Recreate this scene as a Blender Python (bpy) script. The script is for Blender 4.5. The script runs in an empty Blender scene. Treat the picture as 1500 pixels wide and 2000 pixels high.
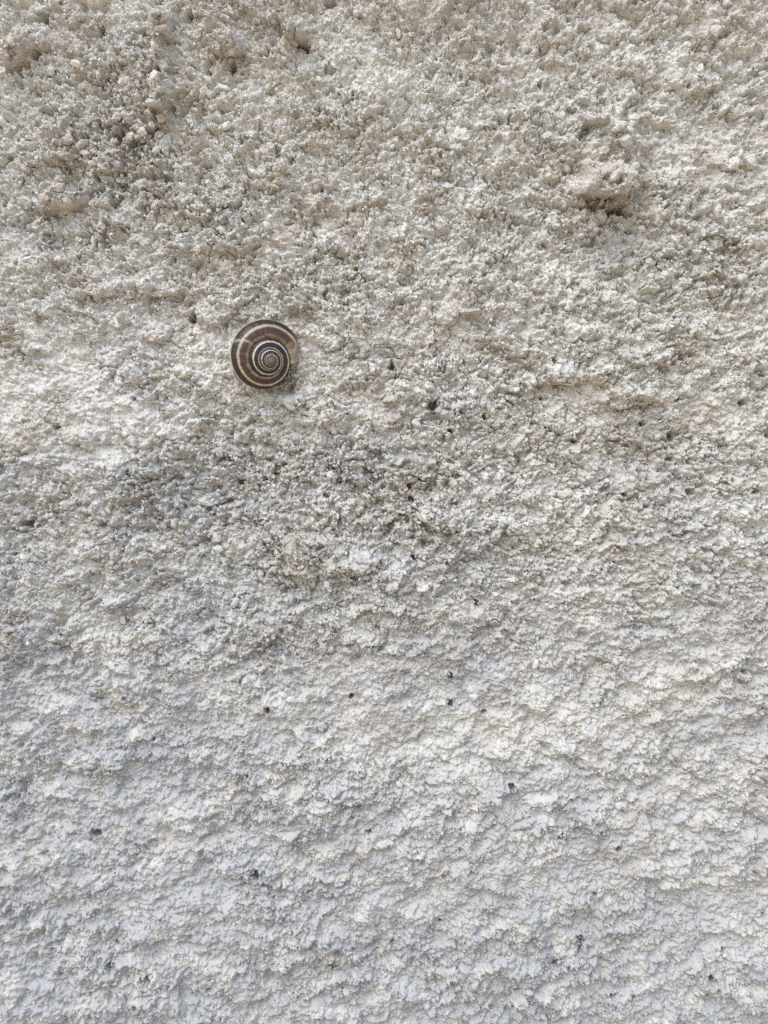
import bpy, math, random
import numpy as np
from mathutils import Vector, Matrix

R = math.radians
scene = bpy.context.scene
col = scene.collection

# ------------------------------------------------------------------ camera, light, exposure
# Wall coordinates (u, v) count units of 0.195 mm on the wall face: u to the right, v downwards,
# (750, 1000) is the point straight in front of the camera, 1.30 m above the ground.
S = 0.000195
CAM_Z = 1.30
DIST = 1500 * S


def wall_point(u, v, h=0.0):
    return Vector(((u - 750) * S, -h * S, CAM_Z + (1000 - v) * S))


cam_d = bpy.data.cameras.new('camera')
cam_d.sensor_width = 36.0
cam_d.lens = 27.0
cam_d.clip_start = 0.005
cam_d.clip_end = 500.0
cam_d.dof.use_dof = True
cam_d.dof.focus_distance = DIST - 0.002
cam_d.dof.aperture_fstop = 7.0
cam = bpy.data.objects.new('camera', cam_d)
col.objects.link(cam)
cam.location = (0, -DIST, CAM_Z)
cam.rotation_euler = (R(90), 0, 0)
scene.camera = cam

SUN_EL, SUN_AZ = 52.0, -28.0          # above, in front of the wall, a little to the left
world = bpy.data.worlds.new('World')
scene.world = world
world.use_nodes = True
wn = world.node_tree
wn.nodes.clear()
wo = wn.nodes.new('ShaderNodeOutputWorld')
wb = wn.nodes.new('ShaderNodeBackground')
sky = wn.nodes.new('ShaderNodeTexSky')
sky.sky_type = 'NISHITA'
sky.sun_disc = False
sky.sun_elevation = R(SUN_EL)
sky.sun_rotation = R(180 - SUN_AZ)
sky.dust_density = 1.5
sky.air_density = 1.0
wb.inputs['Strength'].default_value = 0.13
wn.links.new(sky.outputs[0], wb.inputs[0])
wn.links.new(wb.outputs[0], wo.inputs[0])

sun_d = bpy.data.lights.new('sun', 'SUN')
sun_d.energy = 1.0
sun_d.angle = R(50)
sun_d.color = (1.0, 0.975, 0.93)
sun = bpy.data.objects.new('sun', sun_d)
col.objects.link(sun)
sun_dir = Vector((math.sin(R(SUN_AZ)) * math.cos(R(SUN_EL)), -math.cos(R(SUN_AZ)) * math.cos(R(SUN_EL)), math.sin(R(SUN_EL))))
sun.location = sun_dir * 5
sun.rotation_euler = sun_dir.to_track_quat('Z', 'Y').to_euler()

scene.view_settings.view_transform = 'Standard'
scene.view_settings.look = 'None'
scene.view_settings.gamma = 1.0
scene.view_settings.use_curve_mapping = False
scene.view_settings.exposure = 0.98
scene.cycles.use_denoising = False
scene.cycles.denoising_input_passes = 'RGB_ALBEDO_NORMAL'
scene.cycles.denoising_prefilter = 'NONE'

# ------------------------------------------------------------------ noise helpers (numpy)
rng = np.random.default_rng(11)
T = 512
TAB = rng.random((8, T, T)).astype(np.float32)
F = np.float32


def smooth(e0, e1, x):
    t = np.clip((x - e0) / (e1 - e0), 0, 1)
    return t * t * (3 - 2 * t)


def vnoise(x, y, k=0):
    """value noise, -1 .. 1"""
    xi = np.floor(x); yi = np.floor(y)
    fx = (x - xi).astype(F); fy = (y - yi).astype(F)
    xi = xi.astype(np.int32); yi = yi.astype(np.int32)
    fx = fx * fx * fx * (fx * (fx * 6 - 15) + 10)
    fy = fy * fy * fy * (fy * (fy * 6 - 15) + 10)
    t = TAB[k & 7]
    x0 = xi & (T - 1); x1 = (xi + 1) & (T - 1); y0 = yi & (T - 1); y1 = (yi + 1) & (T - 1)
    a = t[y0, x0]; b = t[y0, x1]; c = t[y1, x0]; d = t[y1, x1]
    return ((a + (b - a) * fx) * (1 - fy) + (c + (d - c) * fx) * fy) * 2 - 1


def fbm(x, y, octs=4, k=0, gain=0.5):
    s = 0; amp = 1.0; tot = 0
    for i in range(octs):
        c, sn = math.cos(0.6 * i + 0.4), math.sin(0.6 * i + 0.4)
        s = s + amp * vnoise((x * c - y * sn) * 2 ** i + 17.3 * i, (x * sn + y * c) * 2 ** i + 9.1 * i, k + i)
        tot += amp; amp *= gain
    return s / tot * 1.6


def worley(x, y, k=0, jit=0.95):
    """nearest and second nearest distance, random number of the nearest cell, offset to its centre"""
    xi = np.floor(x).astype(np.int32); yi = np.floor(y).astype(np.int32)
    f1 = np.full(x.shape, 9.0, F); f2 = f1.copy()
    rid = np.zeros(x.shape, F); rid2 = rid.copy()
    dx1 = np.zeros(x.shape, F); dy1 = np.zeros(x.shape, F)
    ta, tb, tc, td = TAB[k & 7], TAB[(k + 1) & 7], TAB[(k + 2) & 7], TAB[(k + 3) & 7]
    for j in (-1, 0, 1):
        for i in (-1, 0, 1):
            cx = (xi + i) & (T - 1); cy = (yi + j) & (T - 1)
            dx = (xi + i + 0.5 + (ta[cy, cx] - 0.5) * jit - x).astype(F)
            dy = (yi + j + 0.5 + (tb[cy, cx] - 0.5) * jit - y).astype(F)
            d = np.sqrt(dx * dx + dy * dy)
            m = d < f1
            f2 = np.where(m, f1, np.minimum(f2, d))
            rid = np.where(m, tc[cy, cx], rid)
            rid2 = np.where(m, td[cy, cx], rid2)
            dx1 = np.where(m, dx, dx1); dy1 = np.where(m, dy, dy1)
            f1 = np.where(m, d, f1)
    return f1, f2, rid, rid2, dx1, dy1


# ------------------------------------------------------------------ what stands where on the wall
# pits: u, v, half width, half height
PITS = [(597, 98, 15, 9), (585, 92, 8, 7), (1160, 408, 24, 9), (1200, 414, 26, 9), (553, 62, 7, 12), (456, 130, 7, 15), (445, 108, 7, 9), (410, 326, 8, 6), (13, 397, 8, 7), (765, 711, 7, 7), (847, 790, 10, 11), (845, 799, 5, 7),
        (947, 814, 5, 7), (878, 839, 6, 5), (1079, 702, 5, 6), (1252, 828, 7, 7), (1310, 853, 6, 11), (1301, 876, 5, 5),
        (1309, 894, 5, 4), (1443, 785, 7, 6), (1478, 729, 8, 6), (1495, 848, 7, 5), (1220, 965, 7, 5), (191, 1625, 10, 10),
        (217, 1876, 7, 8), (230, 1837, 5, 7), (270, 1957, 7, 6), (285, 1905, 9, 7), (487, 1509, 5, 5), (720, 1622, 6, 6),
        (526, 1378, 6, 7), (687, 1361, 6, 7), (275, 1442, 5, 5), (301, 1442, 4, 4), (245, 1362, 5, 5), (722, 1260, 6, 5), (118, 830, 7, 5),
        (1205, 1647, 7, 7), (1095, 1628, 8, 6), (1131, 1832, 8, 9), (1132, 1848, 6, 9), (1390, 1908, 9, 9),
        (1394, 1922, 6, 9), (1410, 1857, 5, 8), (880, 1375, 6, 9), (1426, 1144, 7, 5), (1172, 1367, 5, 4), (648, 1893, 7, 11),
        (500, 1702, 8, 8), (1085, 1877, 8, 9), (1150, 1896, 6, 5), (378, 621, 8, 11), (803, 971, 8, 7), (818, 985, 7, 5), (155, 505, 5, 8),
        (55, 1022, 15, 8), (1325, 700, 6, 12), (1060, 480, 4, 5), (1055, 165, 5, 6), (690, 187, 4, 4),
        (806, 1086, 5, 5), (640, 965, 9, 4), (540, 920, 6, 6), (470, 942, 8, 5), (1240, 462, 4, 5), (860, 305, 4, 5), (405, 138, 5, 6), (412, 142, 4, 5),
        (372, 32, 8, 7), (1250, 6, 14, 8), (642, 8, 16, 10), (86, 38, 12, 10), (200, 60, 8, 8), (800, 945, 5, 5), (205, 1020, 8, 5),
        (760, 1050, 6, 4), (693, 1120, 9, 5), (1345, 962, 8, 7), (1470, 955, 8, 8), (1120, 860, 5, 5), (1056, 780, 4, 5), (565, 1112, 5, 4),
        (1492, 1790, 4, 7), (860, 1803, 4, 5), (1010, 1925, 7, 5), (1193, 1942, 8, 6), (1233, 1945, 7, 6), (120, 1900, 5, 6), (408, 1930, 5, 5),
        (30, 1080, 6, 4), (1000, 1535, 7, 7), (945, 1390, 5, 4), (1160, 1745, 6, 5), (1450, 1310, 6, 5), (930, 1180, 6, 7), (880, 1320, 5, 6)]
# lumps: u, v, half width, half height, how far they stand out
LUMPS = [(578, 68, 26, 20, 34), (566, 80, 11, 14, 16), (592, 78, 9, 9, 12), (450, 90, 34, 28, 30), (1188, 310, 68, 92, 46), (1186, 362, 68, 32, 50), (575, 784, 26, 14, 12), (608, 768, 18, 14, 10), (1195, 235, 40, 35, 12),
         (150, 290, 55, 40, 18), (130, 388, 46, 34, 30), (40, 110, 32, 30, 26), (80, 85, 30, 25, 18), (322, 60, 24, 40, 36), (322, 180, 24, 44, 36), (322, 122, 22, 26, 32), (316, 225, 20, 20, 26), (240, 110, 30, 20, 16), (230, 235, 26, 16, 14), (275, 260, 24, 16, 14), (215, 325, 40, 18, 16),
         (1350, 150, 48, 38, 20), (1385, 60, 24, 40, 18), (1260, 140, 24, 24, 14), (1075, 70, 40, 26, 14), (440, 215, 60, 36, 12), (540, 345, 60, 34, 12), (1300, 352, 45, 24, 14),
         (425, 606, 52, 34, 16), (265, 565, 95, 26, 12), (1085, 735, 60, 22, 14), (1000, 748, 48, 16, 12), (990, 770, 50, 14, 10),
         (600, 1085, 62, 40, 18), (690, 1105, 40, 26, 12), (240, 1160, 40, 30, 10), (300, 840, 60, 30, 12), (1215, 770, 50, 22, 16), (1250, 690, 40, 22, 12),
         (1290, 700, 24, 14, 9), (1420, 320, 26, 20, 12), (1450, 318, 18, 16, 10), (1140, 585, 90, 18, 10), (905, 595, 40, 22, 10),
         (40, 1250, 30, 26, 10), (120, 1660, 45, 30, 12), (150, 1720, 45, 30, 14), (470, 1690, 60, 22, 14), (300, 1810, 60, 22, 10),
         (580, 1830, 100, 18, 12), (700, 1090, 30, 20, 8), (380, 410, 36, 20, 12), (620, 410, 36, 20, 10), (560, 470, 44, 20, 10), (1300, 1690, 70, 24, 14),
         (1150, 1600, 60, 18, 12), (1180, 1660, 80, 18, 12), (1050, 1790, 40, 30, 14), (1000, 1870, 40, 30, 10),
         (1280, 1900, 60, 30, 10), (380, 1580, 50, 18, 8), (230, 1560, 50, 18, 8), (640, 1560, 50, 20, 8), (300, 1960, 120, 18, 12), (60, 1960, 60, 20, 12), (1080, 1290, 50, 20, 12),
         (870, 1270, 70, 18, 10), (700, 1262, 110, 16, 6), (380, 1290, 60, 18, 12), (160, 1310, 60, 20, 8), (480, 1230, 60, 26, 10), (1320, 1330, 50, 20, 10)]
# brown and ochre stains, some painting shade below the snail and big lump: u, v, half width, half height, strength, hue (0 brown, 1 ochre)
STAINS_SHADE = [(322, 60, 30, 60, .85, .2), (322, 200, 34, 60, .85, .3), (260, 300, 60, 40, .6, .3), (572, 752, 26, 20, .8, .3), (470, 775, 30, 14, .4, .3), (320, 130, 40, 110, .8, .2), (470, 40, 150, 60, .7, .1), (445, 110, 45, 40, .8, .1), (150, 292, 60, 45, .7, .1), (130, 390, 45, 40, .9, .2), (45, 110, 35, 40, .9, .3),
          (260, 260, 60, 40, .6, .2), (300, 375, 50, 30, .5, .5), (1190, 330, 80, 100, .6, .5), (1178, 405, 60, 24, .85, .2), (1385, 50, 30, 60, .7, .2), (1440, 40, 60, 60, .6, .0),
          (1220, 20, 120, 40, .5, .2), (600, 90, 40, 30, .7, .1), (690, 505, 60, 26, .5, .3), (905, 600, 50, 30, .4, .2), (545, 310, 60, 40, .3, .5), (200, 470, 80, 40, .4, .3),
          (380, 590, 60, 50, .4, .4), (450, 615, 40, 30, .5, .2), (1090, 750, 70, 26, .6, .1), (1150, 780, 60, 40, .5, .2), (1240, 785, 40, 40, .5, .2), (1000, 760, 50, 30, .4, .1),
          (860, 660, 60, 40, .5, .2), (930, 665, 30, 30, .5, .2), (1070, 840, 60, 40, .2, .4), (760, 690, 60, 30, .5, .3), (595, 1090, 70, 50, .5, .8), (700, 1110, 40, 30, .4, .7), (850, 1060, 60, 40, .4, .6), (580, 700, 30, 60, .4, .5),
          (120, 1205, 20, 20, .6, .4), (20, 1245, 30, 40, .7, .3), (60, 1020, 50, 30, .6, .0), (705, 1660, 22, 18, .8, 1.), (1185, 1660, 24, 18, .7, .6), (1260, 1590, 60, 20, .5, .6),
          (960, 1235, 60, 30, .4, .2), (1110, 1280, 60, 40, .25, .4), (1450, 1230, 60, 60, .4, .3), (1320, 1380, 70, 60, .3, .3), (645, 1880, 30, 40, .5, .4), (150, 1730, 50, 30, .3, .5),
          (270, 1375, 25, 15, .6, .3), (770, 1425, 16, 14, .7, .8), (640, 1420, 16, 24, .5, .6), (850, 1685, 40, 18, .5, .5), (995, 1760, 18, 18, .5, .3), (1486, 1702, 17, 24, 1., .0),
          (830, 1300, 50, 20, .3, .3), (1390, 1900, 40, 30, .4, .6), (1250, 1700, 30, 14, .5, .2), (90, 90, 60, 60, .4, .3), (850, 60, 140, 60, .35, .2), (1000, 90, 80, 60, .4, .3)]
# patches with grey dirt lodged between the grains, the first also painting the snail's contact shade: u, v, half width, half height, strength
GRIME_SHADE = [(578, 748, 22, 18, .9), (240, 330, 120, 130, .9), (230, 150, 100, 80, .6), (650, 930, 180, 70, .9), (820, 960, 90, 60, .5), (400, 960, 140, 60, .5), (540, 1080, 90, 60, .8), (350, 1030, 120, 60, .5), (760, 1020, 120, 70, .7),
         (1110, 230, 60, 50, .25), (1260, 420, 120, 70, .6), (1010, 420, 120, 100, .4), (680, 1160, 140, 60, .5), (300, 120, 60, 60, .5), (1330, 520, 160, 80, .5),
         (420, 390, 90, 60, .5), (870, 830, 120, 60, .4), (500, 900, 120, 50, .6), (270, 1250, 120, 60, .4), (60, 1000, 90, 60, .3), (30, 1560, 30, 40, .6), (1180, 880, 160, 70, .3),
         (660, 560, 90, 60, .35), (100, 450, 100, 60, .5), (960, 1090, 90, 50, .4), (1430, 520, 90, 60, .5), (560, 1250, 160, 50, .4), (1300, 1130, 180, 60, .25)]


def blobs(u, v, lst, wob):
    out = np.zeros(u.shape, F)
    for b in lst:
        s = max(b[2], b[3]) * 1.9 + 20
        m = (np.abs(u - b[0]) < s) & (np.abs(v - b[1]) < s)
        if m.any():
            uu, vv = u[m], v[m]
            d = np.sqrt(((uu - b[0]) / b[2]) ** 2 + ((vv - b[1]) / b[3]) ** 2) + wob[m]
            out[m] = np.maximum(out[m], b[4] * (1 - smooth(0.35, 1.35, d)))
    return out


SNAIL_U, SNAIL_V = 518, 700


def granular(u, v):
    """0 where the coat is smeared smooth, 1 where loose grains show"""
    g = 0.60 - 0.26 * smooth(1080, 1560, v + 60 * vnoise(u / 210, v / 210, 3)) - 0.25 * smooth(560, 760, v) * (1 - smooth(900, 1000, v)) * (1 - smooth(300, 560, u))
    for (a, b, rx, ry, s) in GRIME_SHADE:
        g = g + 0.55 * s * np.exp(-(((u - a) / rx) ** 2 + ((v - b) / ry) ** 2))
    g = g + 0.40 * fbm(u / 120, v / 85, 3, 5)
    return np.clip(g, 0.05, 1).astype(F)


def relief(u, v, fine=True):
    """height of the plaster above the wall plane, in wall units, with the sag of its ledges and the masks for dirt and painted light"""
    u = u.astype(F); v = v.astype(F)
    near = (1 - smooth(900, 1500, np.abs(u - 750))) * (1 - smooth(1150, 1800, np.abs(v - 1000)))
    w1 = vnoise(u / 15, v / 15, 1); w2 = vnoise(u / 15 + 31, v / 15 + 7, 2)
    w3 = vnoise(u / 46, v / 46, 3); w4 = vnoise(u / 46 + 11, v / 46 + 5, 4)
    uu = u + 2.6 * w1 + 8 * w3
    vv = v + 2.6 * w2 + 8 * w4
    g = granular(u, v)
    low = smooth(950, 1450, v)
    # broad trowel relief, ledges pulled across the wall, lumps
    big = 11 * fbm(u / 260, v / 200, 3, 0)
    led = fbm(uu / 95, vv / 60, 3, 2, 0.55) * (4.5 - 2.0 * low)
    # rounded crumbs of plaster, wider than tall, heaped up unevenly
    w7 = vnoise(u / 6.5, v / 6, 0); w8 = vnoise(u / 6.5 + 9, v / 6 + 4, 5)
    x5 = u + 12 * w3 + 9 * w1 + 3 * w7; y5 = v + 12 * w4 + 8 * w2 + 3 * w8
    b1, b2, ba, bb, bx, by = worley(x5 / 62, y5 / 40 + 0.3, 2)
    crumb = np.clip(1 - (b1 / 0.75) ** 2, 0, 1) * (2.0 + 13.0 * np.clip(ba - 0.25, 0, 1)) * smooth(0.0 - 0.25 * low, 0.35 + 0.2 * low, b2 - b1 + 0.1)
    b1, b2, ba, bb, bx, by = worley(x5 / 34 + 9, y5 / 23 + 4, 4)
    crumb2 = np.clip(1 - (b1 / 0.72) ** 2, 0, 1) * (1.0 + 9.0 * np.clip(ba - 0.3, 0, 1)) * smooth(0.0 - 0.25 * low, 0.3 + 0.2 * low, b2 - b1 + 0.08)
    lump = (crumb * 1.2 + crumb2 * 0.95) * (1 - 0.6 * low) + low * (7.0 * fbm(x5 / 58, y5 / 46 + 3, 2, 3) + 7.0 * fbm(x5 / 29 + 7, y5 / 24, 2, 5))
    wob = 0.28 * w3 + 0.22 * w1
    for (a, b, rx, ry, hh) in LUMPS:
        hh = hh * (0.6 if b > 1250 else 1.0)
        s = max(rx, ry) * 2 + 20
        m = (np.abs(u - a) < s) & (np.abs(v - b) < s)
        if m.any():
            du = (u[m] - a) / rx
            dv = (v[m] - b) / ry
            sh = smooth(-0.2, 0.7, dv)
            dv = np.where(dv > 0, dv * 1.15, dv * 0.8)
            d = np.sqrt(du * du + dv * dv) + wob[m]
            big[m] = big[m] + hh * (1 - smooth(0.35 + 0.4 * sh, 1.25 - 0.15 * sh, d))
    broad = big + led + lump
    # flatter seat where the snail sits
    ds = np.sqrt((u - SNAIL_U) ** 2 + (v - SNAIL_V) ** 2)
    seat = 1 - smooth(45, 95, ds)
    broad = broad * (1 - 0.75 * seat)
    h = broad.copy()
    # grains of three sizes; each is a small tilted dome with a gap round it, some have fallen out
    def grains(x, y, k, miss, edge, floor=0.0):
        f1, f2, ra, rb, dx, dy = worley(x, y, k)
        e = smooth(0.0, edge, f2 - f1)
        there = smooth(miss - 0.04, miss + 0.04, ra)
        dome = np.clip(1 - (f1 / 0.72) ** 2, 0, 1)
        tilt = (rb - 0.5) * dx + (ra * 7 % 1 - 0.40) * dy
        return there * (floor + (1 - floor) * e) * (0.35 + 0.55 * dome + 0.75 * (ra - miss) / (1 - miss) + 1.5 * tilt), rb, (1 - smooth(0.0, edge * 0.8, f2 - f1)), there
    a1 = smooth(0.15, 0.7, g)
    h1, rb, gp1, there = grains(uu / 23, vv / 19, 1, 0.62, 0.26)
    h = h + near * h1 * (1.0 + 6.5 * a1) * (0.8 + 0.2 * smooth(250, 700, v))
    hole = smooth(0.25, 0.6, g) * smooth(0.25, 0.6, fbm(uu / 19 + 8, vv / 15 + 3, 2, 0))
    patch = blobs(u, v, GRIME_SHADE, 0.5 * w3 + 0.3 * w1)
    h = h - near * (9.5 + 6.5 * patch) * hole * (1 - 0.5 * low)
    tone = 0.5 + (rb - 0.5) * 0.5 * a1 * there
    a2 = 0.45 + 0.55 * smooth(0.1, 0.6, g)
    h2, qb, gp2, there2 = grains(uu / 11.5 + 3, vv / 9.5 + 8, 3, 0.30, 0.30, 0.10 * low)
    h = h + near * (0.8 + 0.2 * smooth(250, 700, v)) * h2 * 5.4 * a2 * (1 - 0.35 * low)
    tone = tone + (qb - 0.5) * 0.5
    gap = np.maximum(gp1 * a1 * there, gp2 * a2)
    if fine:
        h3, pb, gp3, _ = grains((u + 1.6 * w1) / 6.0, (v + 1.6 * w2) / 5.2, 5, 0.25, 0.30, 0.25 * low)
        h = h + near * h3 * (2.3 + 0.6 * g + 0.5 * low)
        tone = tone + (pb - 0.5) * 0.35
        gap = np.maximum(gap, 0.6 * gp3 * g)
    # crusts between the ledges in the smeared part
    st = fbm((uu + 0.2 * vv) / 19, (vv - 0.12 * uu) / 10, 3, 4, 0.6)
    h = h + near * (1 - 0.6 * g) * (1 - 0.5 * low) * (2.2 * st)
    h = h + near * 1.8 * fbm(u / 8, v / 7.5, 2, 7)
    h = h + near * (0.4 + 0.3 * low) * 3.4 * (0.5 - np.abs(fbm((u + 3 * w1) / 17, (v + 3 * w2) / 13, 3, 1, 0.6)))
    # hairline cracks in the skin, only in some patches
    cw = np.where(near > 0, 1, 0) * smooth(0.05, 0.5, fbm(u / 120 + 5, v / 120 + 2, 2, 1)) * (1 - 0.85 * low)
    c1, c2, _, _, _, _ = worley((u + 7 * w1 + 9 * w3) / 37 + 0.4, (v + 7 * w2 + 9 * w4) / 33 + 0.7, 6)
    crack = (1 - smooth(0.02, 0.075, c2 - c1)) * cw * smooth(-0.1, 0.35, fbm(u / 30, v / 30, 2, 3))
    c1, c2, _, _, _, _ = worley((u + 6 * w1 + 7 * w4) / 21 + 4.4, (v + 6 * w2 + 7 * w3) / 19 + 2.7, 0)
    crack = np.maximum(crack, (1 - smooth(0.02, 0.11, c2 - c1)) * (1 - 0.8 * low) * smooth(0.0, 0.4, fbm(u / 75 + 9, v / 60 + 4, 2, 5)) * smooth(0.0, 0.4, fbm(u / 24 + 3, v / 24, 2, 6)))
    h = h - 4.0 * crack
    # pits
    pit = np.zeros(u.shape, F)
    pw = 0.30 * w1 + 0.38 * vnoise(u / 5, v / 5, 5) + 0.2 * vnoise(u / 2.6, v / 2.6, 6)
    for (a, b, rx, ry) in PITS:
        m = (np.abs(u - a) < 40) & (np.abs(v - b) < 40)
        if m.any():
            d = np.sqrt(((u[m] - a) / rx) ** 2 + ((v[m] - b) / ry) ** 2) + pw[m]
            p = 1 - smooth(0.55, 1.05, d)
            pit[m] = np.maximum(pit[m], p * (10 + 3.2 * min(rx, ry)))
    h = h - pit
    dirt = patch * (0.25 + 0.75 * smooth(-0.2, 0.5, fbm(uu / 16, vv / 16, 3, 2)))
    grime_shade = np.clip(dirt * np.clip(0.02 + 1.45 * gap, 0, 1) + 0.75 * crack, 0, 1)
    sw = 0.45 * w3 + 0.35 * w1
    st_all = np.zeros(u.shape, F); hue = np.zeros(u.shape, F)
    for (a, b, rx, ry, s, hu) in STAINS_SHADE:
        m = (np.abs(u - a) < rx * 1.9 + 20) & (np.abs(v - b) < ry * 1.9 + 20)
        if m.any():
            d = np.sqrt(((u[m] - a) / rx) ** 2 + ((v[m] - b) / ry) ** 2) + sw[m]
            x = s * (1 - smooth(0.2, 1.4, d))
            better = x > st_all[m]
            hu_m = hue[m]; hu_m[better] = hu; hue[m] = hu_m
            st_all[m] = np.maximum(st_all[m], x)
    top_warm = 0.58 - 0.40 * smooth(700, 1500, v + 120 * w3)  # stains heavier at the top, partly warm bounce light painted in
    free = smooth(0.0, 0.9, fbm(uu / 60, vv / 40, 4, 4, 0.6)) * top_warm
    hue = np.where(free > st_all, 0.45, hue)
    stain_shade = np.maximum(st_all * (0.45 + 0.55 * smooth(-0.5, 0.5, fbm(uu / 13, vv / 11, 3, 6))), free)
    sky_tint = smooth(0.0, 1.0, 0.5 + (v - 1250 + 0.22 * (750 - u)) / 1300 + 0.32 * fbm(u / 190, v / 120, 4, 6, 0.65))  # tint grows downwards: sky light put into the wall colour
    sky_tint = sky_tint * (1 - 0.6 * smooth(0.15, 0.6, fbm(uu / 34, vv / 24, 3, 3)))
    return dict(sky_tint=sky_tint, h=h, broad=broad, tone=np.clip(tone, 0, 1), grime_shade=grime_shade, stain_shade=np.clip(stain_shade, 0, 1), hue=hue, g=g, near=near)


SAG = 0.38

# ------------------------------------------------------------------ materials


def nodes_of(m):
    m.use_nodes = True
    nt = m.node_tree
    nt.nodes.clear()
    out = nt.nodes.new('ShaderNodeOutputMaterial')
    b = nt.nodes.new('ShaderNodeBsdfPrincipled')
    nt.links.new(b.outputs[0], out.inputs[0])
    return nt, b


def N(nt, kind, **kw):
    n = nt.nodes.new(kind)
    for k, val in kw.items():
        setattr(n, k, val)
    return n


def mixc(nt, fac, a, b, mode='MIX'):
    n = N(nt, 'ShaderNodeMix', data_type='RGBA', blend_type=mode)
    for sock, val in ((n.inputs[0], fac), (n.inputs[6], a), (n.inputs[7], b)):
        if isinstance(val, (int, float)):
            sock.default_value = val
        elif isinstance(val, tuple):
            sock.default_value = (*val, 1)
        else:
            nt.links.new(val, sock)
    return n.outputs[2]


def ramp(nt, x, lo, hi, a=0.0, b=1.0):
    n = N(nt, 'ShaderNodeMapRange')
    n.inputs['From Min'].default_value = lo; n.inputs['From Max'].default_value = hi
    n.inputs['To Min'].default_value = a; n.inputs['To Max'].default_value = b
    nt.links.new(x, n.inputs['Value'])
    return n.outputs[0]


def noise(nt, scale, detail=3, rough=0.55, vec=None):
    n = N(nt, 'ShaderNodeTexNoise')
    n.inputs['Scale'].default_value = scale
    n.inputs['Detail'].default_value = detail
    n.inputs['Roughness'].default_value = rough
    if vec is not None:
        nt.links.new(vec, n.inputs['Vector'])
    return n.outputs[0]


WHITE = (0.70, 0.685, 0.635)       # old lime, yellowed
SKY_TINT = (0.415, 0.424, 0.434)       # cool sky light painted into the lower wall, also darker
CREAM = (0.53, 0.495, 0.42)
BROWN = (0.27, 0.18, 0.115)
OCHRE = (0.36, 0.285, 0.16)
SOOT_SHADE = (0.085, 0.08, 0.072)


def lime(name, from_object):
    """lime washed plaster: white skin, cream grains, brown and ochre stains, grey dirt in the gaps, painted light and shade"""
    m = bpy.data.materials.new(name)
    nt, b = nodes_of(m)
    tc = N(nt, 'ShaderNodeTexCoord').outputs['Object'] if not from_object else N(nt, 'ShaderNodeNewGeometry').outputs['Position']

    def attr(a):
        n = N(nt, 'ShaderNodeAttribute', attribute_name=a)
        if from_object:
            n.attribute_type = 'OBJECT'
        return n.outputs['Fac']
    tone = attr('tone'); sky_tint = attr('sky_tint'); stain_shade = attr('stain_shade'); hue = attr('hue'); grime_shade = attr('grime_shade')
    n1 = noise(nt, 1300, 4, 0.65, tc)
    n2 = noise(nt, 140, 4, 0.6, tc)
    c = mixc(nt, ramp(nt, tone, 0.25, 1.0, 0, 0.75), WHITE, CREAM)
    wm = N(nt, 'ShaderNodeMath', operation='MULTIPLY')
    nt.links.new(sky_tint, wm.inputs[0]); nt.links.new(ramp(nt, tone, 0.2, 1.0, 1.0, 0.55), wm.inputs[1])
    c = mixc(nt, wm.outputs[0], c, SKY_TINT)
    c = mixc(nt, ramp(nt, n2, 0.45, 0.75, 0, 0.25), c, CREAM)
    sc = mixc(nt, hue, BROWN, OCHRE)
    mul = N(nt, 'ShaderNodeMath', operation='MULTIPLY')
    nt.links.new(stain_shade, mul.inputs[0]); nt.links.new(ramp(nt, n1, 0.3, 0.7, 0.35, 1.0), mul.inputs[1])
    c = mixc(nt, mul.outputs[0], c, sc)
    gm = N(nt, 'ShaderNodeMath', operation='MULTIPLY')
    nt.links.new(grime_shade, gm.inputs[0]); nt.links.new(ramp(nt, n1, 0.3, 0.65, 0.65, 1.0), gm.inputs[1])
    c = mixc(nt, gm.outputs[0], c, SOOT_SHADE)
    nt.links.new(c, b.inputs['Base Color'])
    b.inputs['Roughness'].default_value = 0.92
    b.inputs['Specular IOR Level'].default_value = 0.25
    bp = N(nt, 'ShaderNodeBump')
    bp.inputs['Strength'].default_value = 0.7
    bp.inputs['Distance'].default_value = 0.0003
    nt.links.new(noise(nt, 2600, 3, 0.7, tc), bp.inputs['Height'])
    bv = N(nt, 'ShaderNodeBump')
    bv.inputs['Strength'].default_value = 0.55
    bv.inputs['Distance'].default_value = 0.0011
    vo = N(nt, 'ShaderNodeTexVoronoi', feature='F1')
    vo.inputs['Scale'].default_value = 620
    nt.links.new(tc, vo.inputs['Vector'])
    nt.links.new(ramp(nt, vo.outputs['Distance'], 0, 0.8, 1, 0), bv.inputs['Height'])
    nt.links.new(bv.outputs[0], bp.inputs['Normal'])
    nt.links.new(bp.outputs[0], b.inputs['Normal'])
    return m


M_WALL = lime('lime_plaster', False)
M_STONE = lime('lime_washed_grain', True)

mg = bpy.data.materials.new('pavement_dust')
nt, b = nodes_of(mg)
tcg = N(nt, 'ShaderNodeTexCoord').outputs['Object']
nt.links.new(mixc(nt, noise(nt, 3, 6, 0.6, tcg), (0.50, 0.375, 0.24), (0.62, 0.48, 0.32)), b.inputs['Base Color'])
b.inputs['Roughness'].default_value = 0.95

# ------------------------------------------------------------------ ground
gm_ = bpy.data.meshes.new('ground')
gm_.from_pydata([(-200, -200, 0), (200, -200, 0), (200, 200, 0), (-200, 200, 0)], [], [(0, 1, 2, 3)])
gm_.materials.append(mg)
ground = bpy.data.objects.new('ground', gm_)
ground['kind'] = 'structure'
ground['label'] = 'dusty brown ground at the foot of the white wall'
col.objects.link(ground)

# ------------------------------------------------------------------ the wall: one rough sheet, fine in front of the camera, coarser further off


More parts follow.
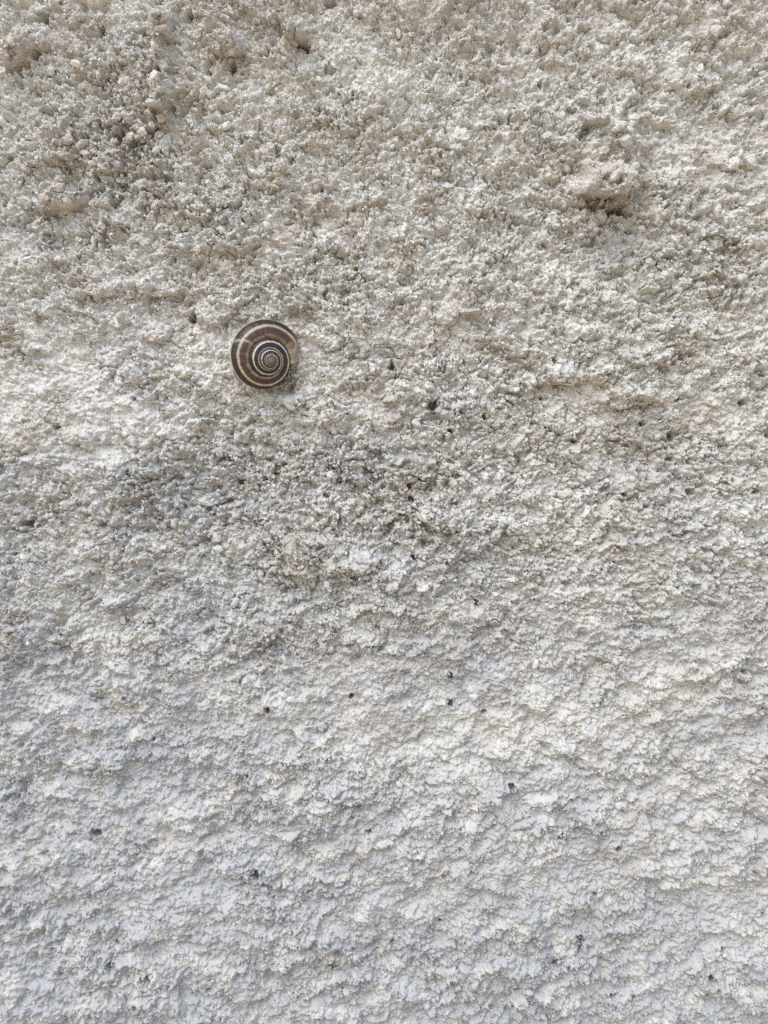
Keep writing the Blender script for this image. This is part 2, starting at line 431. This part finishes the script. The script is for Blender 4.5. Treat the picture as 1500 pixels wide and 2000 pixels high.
def axis(lo, hi, step, far_lo, far_hi):
    core = np.arange(lo, hi + step * 0.5, step)
    def grow(start, end):
        out = []; x = abs(end - start); p = 0; d = step
        while p + d < x:
            p += d; out.append(p); d *= 1.16
        out.append(x)
        return np.array(out)
    left = lo - grow(lo, far_lo)[::-1]
    right = hi + grow(hi, far_hi)
    return np.concatenate([left, core, right])


U = axis(-60, 1560, 2.0, 750 - 2.2 / S, 750 + 2.2 / S)
V = axis(-65, 2065, 2.0, 1000 - 1.2 / S, 1000 + CAM_Z / S)
uu, vv = np.meshgrid(U, V)
D = relief(uu, vv)
nv, nu = uu.shape
h = D['h']
vs = vv + SAG * D['broad'] * D['near'] * (1 - 0.65 * smooth(950, 1450, vv))
co = np.empty((nv * nu, 3), F)
co[:, 0] = ((uu - 750) * S).ravel()
co[:, 1] = (-h * S).ravel()
co[:, 2] = (CAM_Z + (1000 - vs) * S).ravel()
co[:, 2] = np.maximum(co[:, 2], -0.02)
i0 = (np.arange(nv - 1)[:, None] * nu + np.arange(nu - 1)[None, :]).ravel().astype(np.int32)
quads = np.stack([i0, i0 + nu, i0 + nu + 1, i0 + 1], 1)


def fast_mesh(name, co, faces, k, attrs, mat, flat=False):
    me = bpy.data.meshes.new(name)
    me.vertices.add(len(co)); me.vertices.foreach_set('co', np.ascontiguousarray(co, F).ravel())
    nf = len(faces)
    me.loops.add(nf * k); me.loops.foreach_set('vertex_index', np.ascontiguousarray(faces, np.int32).ravel())
    me.polygons.add(nf)
    me.polygons.foreach_set('loop_start', np.arange(0, nf * k, k, dtype=np.int32))
    me.polygons.foreach_set('loop_total', np.full(nf, k, np.int32))
    me.update(calc_edges=True)
    if not flat:
        me.shade_smooth()
    for a, x in attrs.items():
        at = me.attributes.new(a, 'FLOAT', 'POINT')
        at.data.foreach_set('value', np.ascontiguousarray(x, F).ravel())
    me.materials.append(mat)
    return me


wall_me = fast_mesh('wall', co, quads, 4, {a: D[a] for a in ('tone', 'stain_shade', 'hue', 'grime_shade', 'sky_tint')}, M_WALL)
wall = bpy.data.objects.new('wall', wall_me)
wall['label'] = 'rough white lime washed wall of crumbling coarse plaster with brown stains and small black pits'
wall['category'] = 'wall'
wall['kind'] = 'thing'
col.objects.link(wall)

# ------------------------------------------------------------------ grains standing out of the plaster


def hull(seed, n, flat=0.75):
    """small angular chip of about unit radius"""
    import bmesh
    r = random.Random(seed)
    bm = bmesh.new()
    for i in range(n):
        z = 1 - 2 * (i + 0.5) / n
        a = i * 2.39996 + r.uniform(-.5, .5)
        rr = math.sqrt(max(0, 1 - z * z)); k = r.uniform(0.75, 1.12)
        bm.verts.new((rr * math.cos(a) * k, z * k * flat, rr * math.sin(a) * k * 0.85))
    res = bmesh.ops.convex_hull(bm, input=bm.verts)
    bmesh.ops.delete(bm, geom=[x for x in res['geom_interior'] if isinstance(x, bmesh.types.BMVert)], context='VERTS')
    bmesh.ops.triangulate(bm, faces=bm.faces)
    bm.verts.index_update()
    vs_ = np.array([v.co[:] for v in bm.verts], F)
    fs_ = np.array([[v.index for v in f.verts] for f in bm.faces], np.int32)
    bm.free()
    return vs_, fs_


rnd = random.Random(5)
# grains one can point to: u, v, radius
PICKED = [(1486, 1700, 12), (318, 40, 12), (330, 72, 15), (312, 100, 11), (326, 135, 13), (314, 165, 14), (330, 190, 12), (316, 215, 14), (300, 245, 12), (325, 240, 10), (283, 262, 13),
          (575, 88, 15), (590, 100, 12), (560, 84, 12), (148, 280, 13), (172, 300, 12), (128, 372, 14), (148, 396, 12), (108, 392, 11), (44, 96, 14), (30, 120, 12), (62, 118, 11),
          (1165, 300, 14), (1205, 285, 15), (1190, 330, 14), (1225, 330, 13), (1172, 352, 14), (1215, 368, 12), (1150, 335, 11), (1188, 262, 12), (1360, 140, 13), (1386, 70, 14), (1376, 100, 12), (445, 92, 14), (460, 110, 11), (232, 238, 11), (242, 164, 10), (252, 160, 9), (12, 148, 14), (104, 142, 12), (155, 132, 11), (236, 235, 10), (265, 272, 10), (168, 288, 12), (400, 186, 13), (412, 190, 11),
          (310, 298, 12), (225, 282, 10), (1231, 236, 11), (1258, 231, 11), (1066, 270, 12), (1020, 262, 11), (1107, 330, 10), (1098, 312, 10), (1341, 300, 10), (1420, 322, 14), (1450, 320, 15),
          (1485, 520, 15), (1438, 545, 12), (1330, 264, 12), (1400, 190, 9), (1335, 96, 11), (1410, 15, 12), (836, 265, 11), (881, 305, 9), (850, 342, 11), (1310, 470, 11), (1455, 345, 9), (705, 240, 10),
          (1105, 600, 11), (812, 824, 13), (822, 846, 9), (645, 926, 9), (655, 930, 8), (574, 924, 8), (640, 1136, 10), (732, 1137, 8), (460, 1176, 12), (480, 1182, 9), (425, 1050, 14), (430, 1070, 11),
          (822, 1097, 13), (825, 1145, 12), (840, 1116, 8), (1163, 1048, 11), (1410, 1097, 11), (1370, 1105, 11), (1295, 1132, 9), (1185, 1300, 10), (1410, 1090, 9), (1340, 1360, 11), (1045, 1300, 11), (1190, 1358, 10),
          (1075, 1330, 9), (948, 1182, 9), (590, 770, 10), (583, 752, 8), (605, 790, 11), (200, 702, 10), (300, 690, 9), (1265, 515, 12), (1290, 540, 10), (1360, 820, 12), (1432, 940, 10), (1180, 640, 10), (1400, 640, 10),
          (170, 1186, 9), (120, 1180, 12), (60, 1080, 12), (250, 1235, 11), (240, 1215, 10), (555, 1285, 10), (970, 1620, 9), (1010, 1622, 11), (780, 1533, 8), (1000, 1365, 9), (1150, 1910, 9), (1195, 1715, 9), (1260, 1520, 9)]
used = np.array([(a, b) for a, b, c in PICKED], float)
need = 300 - len(PICKED)
cu = np.array([rnd.uniform(-20, 1520) for _ in range(6000)]); cv = np.array([rnd.uniform(-20, 2020) for _ in range(6000)])
cg = granular(cu.astype(F), cv.astype(F))
for a, b, g in zip(cu, cv, cg):
    if need <= 0:
        break
    if g < rnd.uniform(0.25, 0.95) or math.hypot(a - SNAIL_U, b - SNAIL_V) < 100:
        continue
    if np.min((used[:, 0] - a) ** 2 + (used[:, 1] - b) ** 2) < 26 ** 2:
        continue
    PICKED.append((a, b, rnd.uniform(6.0, 10.5))); used = np.vstack([used, (a, b)]); need -= 1
PICKED = PICKED[:300]
pu = np.array([p[0] for p in PICKED], F); pv = np.array([p[1] for p in PICKED], F)
P = relief(pu, pv, False)
shapes = []
for k in range(14):
    vs_, fs_ = hull(100 + k, 18)
    shapes.append(fast_mesh('stone', vs_, fs_, 3, {}, M_STONE, flat=False))
    shapes[-1].shade_flat()
for k, (a, b, r) in enumerate(PICKED):
    o = bpy.data.objects.new('stone', shapes[k % len(shapes)])
    col.objects.link(o)
    o.parent = wall
    hh = float(P['broad'][k]) * 0.5 + float(P['h'][k]) * 0.5
    o.location = wall_point(a, b + SAG * float(P['broad'][k]), hh + 3 + 0.3 * r)
    o.rotation_euler = (rnd.uniform(-.5, .5), rnd.uniform(0, 6.28), rnd.uniform(-.5, .5))
    sx = r * S
    o.scale = (sx * rnd.uniform(.9, 1.2), sx * rnd.uniform(.8, 1.1), sx * rnd.uniform(.75, 1.0))
    o['tone'] = rnd.uniform(0.2, 1.0)
    o['stain_shade'] = float(P['stain_shade'][k]) * 0.85
    o['hue'] = float(P['hue'][k])
    o['grime_shade'] = 0.0
    o['sky_tint'] = float(P['sky_tint'][k]) * 0.8

# the countless smaller ones, joined into one part
NG = 40000
gu = rng.uniform(-60, 1560, NG * 3).astype(F); gv = rng.uniform(-60, 2060, NG * 3).astype(F)
gg = granular(gu, gv)
keep = (gg > rng.uniform(-0.05, 0.95, NG * 3)) & (np.hypot(gu - SNAIL_U, gv - SNAIL_V) > 40)
gu = gu[keep][:NG]; gv = gv[keep][:NG]
G = relief(gu, gv, False)
protos = [hull(300 + k, 9) for k in range(10)]
allv = []; allf = []; ta = []; sa = []; ha = []; ga = []; wa = []
base = 0
for k in range(len(gu)):
    pv_, pf_ = protos[k % 10]
    r = 1.7 + 3.2 * rnd.random() ** 2.4 + 0.8 * float(G['g'][k])
    a1, a2, a3 = rnd.uniform(-.7, .7), rnd.uniform(0, 6.28), rnd.uniform(-.7, .7)
    rot = np.array((Matrix.Rotation(a1, 3, 'X') @ Matrix.Rotation(a2, 3, 'Y') @ Matrix.Rotation(a3, 3, 'Z')), F)
    pts = (pv_ * np.array((r * rnd.uniform(.9, 1.3), r, r * rnd.uniform(.7, 1.0)), F)) @ rot.T
    pts = pts * S
    c = wall_point(float(gu[k]), float(gv[k]) + SAG * float(G['broad'][k]), float(G['h'][k]) + 1.2 + 0.2 * r)
    allv.append(pts + np.array(c, F)); allf.append(pf_ + base); base += len(pv_)
    n = len(pv_)
    ta.append(np.full(n, rnd.uniform(0.0, 1.0), F)); sa.append(np.full(n, G['stain_shade'][k] * .7, F)); ha.append(np.full(n, G['hue'][k], F)); ga.append(np.zeros(n, F)); wa.append(np.full(n, G['sky_tint'][k] * .8, F))
grit_me = fast_mesh('grit', np.concatenate(allv), np.concatenate(allf), 3,
                    {'tone': np.concatenate(ta), 'stain_shade': np.concatenate(sa), 'hue': np.concatenate(ha), 'grime_shade': np.concatenate(ga), 'sky_tint': np.concatenate(wa)}, M_WALL, flat=True)
grit_me.shade_flat()
grit = bpy.data.objects.new('grit', grit_me)
grit['kind'] = 'stuff'
grit.parent = wall
col.objects.link(grit)

# ------------------------------------------------------------------ the snail
GROW = 1.82
R0 = 47.5 * S
TT, HZ = 0.88, 0.40


def shell_mat(name, spire):
    m = bpy.data.materials.new(name)
    nt, b = nodes_of(m)
    cc = N(nt, 'ShaderNodeAttribute', attribute_name='pigment').outputs['Color']
    tc = N(nt, 'ShaderNodeTexCoord').outputs['Object']
    n1 = noise(nt, 900, 4, 0.6, tc)
    c = mixc(nt, ramp(nt, n1, 0.35, 0.7, 0, 0.10), cc, (0.30, 0.25, 0.19))
    nt.links.new(c, b.inputs['Base Color'])
    nt.links.new(ramp(nt, n1, 0.3, 0.7, 0.30, 0.50), b.inputs['Roughness'])
    b.inputs['Specular IOR Level'].default_value = 0.4
    gl = N(nt, 'ShaderNodeAttribute', attribute_name='growth').outputs['Fac']
    bp = N(nt, 'ShaderNodeBump')
    bp.inputs['Strength'].default_value = 0.7
    bp.inputs['Distance'].default_value = 0.00025
    nt.links.new(gl, bp.inputs['Height'])
    nt.links.new(bp.outputs[0], b.inputs['Normal'])
    return m


M_SHELL = shell_mat('banded_shell', False)


def ring(psi, v):
    """point of the shell surface in shell space: psi clockwise degrees, 0 = right, v degrees round the whorl"""
    Rr = R0 * GROW ** (psi / 360.0)
    d = np.clip((psi - 325) / 46.0, 0, 1)
    d = d * d * (3 - 2 * d)
    Rr = Rr * (1 - 0.30 * d)
    vr = np.radians(v)
    rho = Rr * (0.58 + 0.42 * np.cos(vr))
    z = -TT * Rr * (1 + 0.10 * d) + HZ * Rr * np.sin(vr) * (1 - 0.1 * d) - 0.10 * R0 * d
    p = np.radians(psi)
    return np.stack([rho * np.cos(p), -rho * np.sin(p), z], -1)


CREAM_S = np.array((0.42, 0.345, 0.25)); DARK_S = np.array((0.020, 0.011, 0.012)); BROWN_S = np.array((0.066, 0.029, 0.017)); TAN_S = np.array((0.22, 0.155, 0.092)); PALE_S = np.array((0.60, 0.53, 0.42))


def shell_part(name, p0, p1, label=None, step=3.0, parent=None, lip=False):
    ps = np.arange(p0, p1 + 0.01, step)
    vsn = np.linspace(-180, 180, 97)[:-1]
    pp, vq = np.meshgrid(ps, vsn, indexing='ij')
    pts = ring(pp, vq)
    # growth lines: fine relief along the whorl
    gr = vnoise(pp / 2.2 + vq * 0.01, vq / 60 + 5, 2) * 0.5 + 0.5
    # pigment bands, by place on the whorl
    w = vq + 2.0 * vnoise(pp / 9, vq / 40, 3)
    old = np.clip((200 - pp) / 240, 0, 1)[..., None]
    c = np.broadcast_to(CREAM_S, pp.shape + (3,)).copy()
    def band(a, b, colr, soft=2.0, k=1.0):
        nonlocal c
        m = smooth(a - soft, a + soft, w) * (1 - smooth(b - soft, b + soft, w)) * k
        m = np.asarray(m)[..., None]
        c = c * (1 - m) + colr * m
    band(-200, -2, CREAM_S)
    band(-34, -14, BROWN_S)
    dark = DARK_S * 1.0
    young = smooth(-60, 160, pp)
    band(14 * young - 2, 47, dark)
    band(47, 57, CREAM_S * 1.02)
    band(57, 84 + 5 * (1 - young), BROWN_S * young[..., None] + DARK_S * (1 - young[..., None]))
    speck = smooth(-0.1, 0.5, vnoise(pp / 6, vq / 14, 4) + 0.5 * vnoise(pp / 2.6, vq / 7, 5))
    band(84 + 5 * (1 - young), 180, TAN_S, 3)
    sm = (smooth(81, 91, w) * speck * 0.85 * (0.2 + 0.8 * young))[..., None]
    c = c * (1 - sm) + BROWN_S * 1.1 * sm
    # older whorls are bleached: the light bands go whiter
    lum = c.mean(-1, keepdims=True)
    c = np.where(lum > 0.10, c * (1 - old * .6) + np.array((0.60, 0.555, 0.47)) * old * .6, c * (1 - 0.2 * old))
    # the newest shell by the mouth is pale and the bands break up
    pale = smooth(318, 350, pp + 8 * vnoise(pp / 8, vq / 20, 6))[..., None]
    pale = pale * 0.8
    c = c * (1 - pale) + np.array((0.52, 0.43, 0.29)) * pale
    # healed break across the last whorl, with a lighter scratch
    sc_ = np.exp(-((pp - 222 - 0.25 * (vq - 60)) / 2.2) ** 2) * smooth(10, 24, vq) * (1 - smooth(70, 95, vq))
    c = c * (1 - 0.55 * sc_[..., None]) + PALE_S * 0.55 * sc_[..., None]
    streak = (vnoise(pp / 1.6, vq / 90, 1) * 0.20 + vnoise(pp / 14, vq / 30, 7) * 0.12)[..., None]
    c = np.clip(c * (1 + streak), 0.01, 1)
    n_p, n_v = pp.shape
    ii = (np.arange(n_p - 1)[:, None] * n_v + np.arange(n_v)[None, :])
    jj = (np.arange(n_p - 1)[:, None] * n_v + (np.arange(n_v)[None, :] + 1) % n_v)
    q = np.stack([ii, ii + n_v, jj + n_v, jj], -1).reshape(-1, 4)
    me = fast_mesh(name, pts.reshape(-1, 3), q, 4, {'growth': gr}, M_SHELL)
    at = me.attributes.new('pigment', 'FLOAT_COLOR', 'POINT')
    rgba = np.concatenate([c, np.ones(c.shape[:2] + (1,))], -1).astype(F)
    at.data.foreach_set('color', rgba.ravel())
    o = bpy.data.objects.new(name, me)
    col.objects.link(o)
    o.parent = parent
    if label:
        o['label'] = label
    return o


snail = bpy.data.objects.new('snail', None)
snail.empty_display_size = 0.01
col.objects.link(snail)
APEX_H = 88.0
k = 1 - APEX_H / 1500.0
snail.location = wall_point(750 + (531 - 750) * k, 1000 + (705 - 1000) * k, APEX_H)
e3 = Vector((0.40, -0.89, -0.22)).normalized()
e1 = (Vector((1, 0, 0)) - e3 * e3.x).normalized()
e2 = e3.cross(e1)
snail.rotation_euler = Matrix((e1, e2, e3)).transposed().to_euler()
snail['label'] = 'round snail shell with dark brown and cream spiral bands stuck to the rough white wall'
snail['category'] = 'snail'
shell_part('body_whorl', 0, 366, parent=snail)
shell_part('spire', -1080, 0, 'tightly coiled older whorls with thin white spiral lines', parent=snail, step=4.0)
shell_part('apex', -1800, -1080, 'pale worn tip of the spiral', parent=snail, step=8.0)

# thickened pale rim of the mouth
lv = np.radians(np.linspace(-180, 180, 97)[:-1])
edge = ring(np.full(96, 366.0), np.degrees(lv))
mid = edge.mean(0)
fwd = ring(np.full(96, 367.0), np.degrees(lv)) - edge
fwd /= np.linalg.norm(fwd, axis=1, keepdims=True)
outw = edge - mid
outw /= np.linalg.norm(outw, axis=1, keepdims=True)
lp = []
for a in np.radians(np.arange(0, 360, 45)):
    lp.append(edge + (outw * math.cos(a) * 1.5 + fwd * math.sin(a) * 2.2) * 1.6 * S)
lp = np.stack(lp, 1)
ii = np.arange(96)[:, None] * 8 + np.arange(8)[None, :]
jj = np.arange(96)[:, None] * 8 + (np.arange(8)[None, :] + 1) % 8
i2 = ((np.arange(96)[:, None] + 1) % 96) * 8 + np.arange(8)[None, :]
j2 = ((np.arange(96)[:, None] + 1) % 96) * 8 + (np.arange(8)[None, :] + 1) % 8
me = fast_mesh('lip', lp.reshape(-1, 3), np.stack([ii, jj, j2, i2], -1).reshape(-1, 4), 4, {'growth': np.zeros(768)}, M_SHELL)
at = me.attributes.new('pigment', 'FLOAT_COLOR', 'POINT')
at.data.foreach_set('color', np.tile(np.array((0.55, 0.47, 0.34, 1), F), 768))
lip = bpy.data.objects.new('lip', me)
col.objects.link(lip)
lip.parent = snail
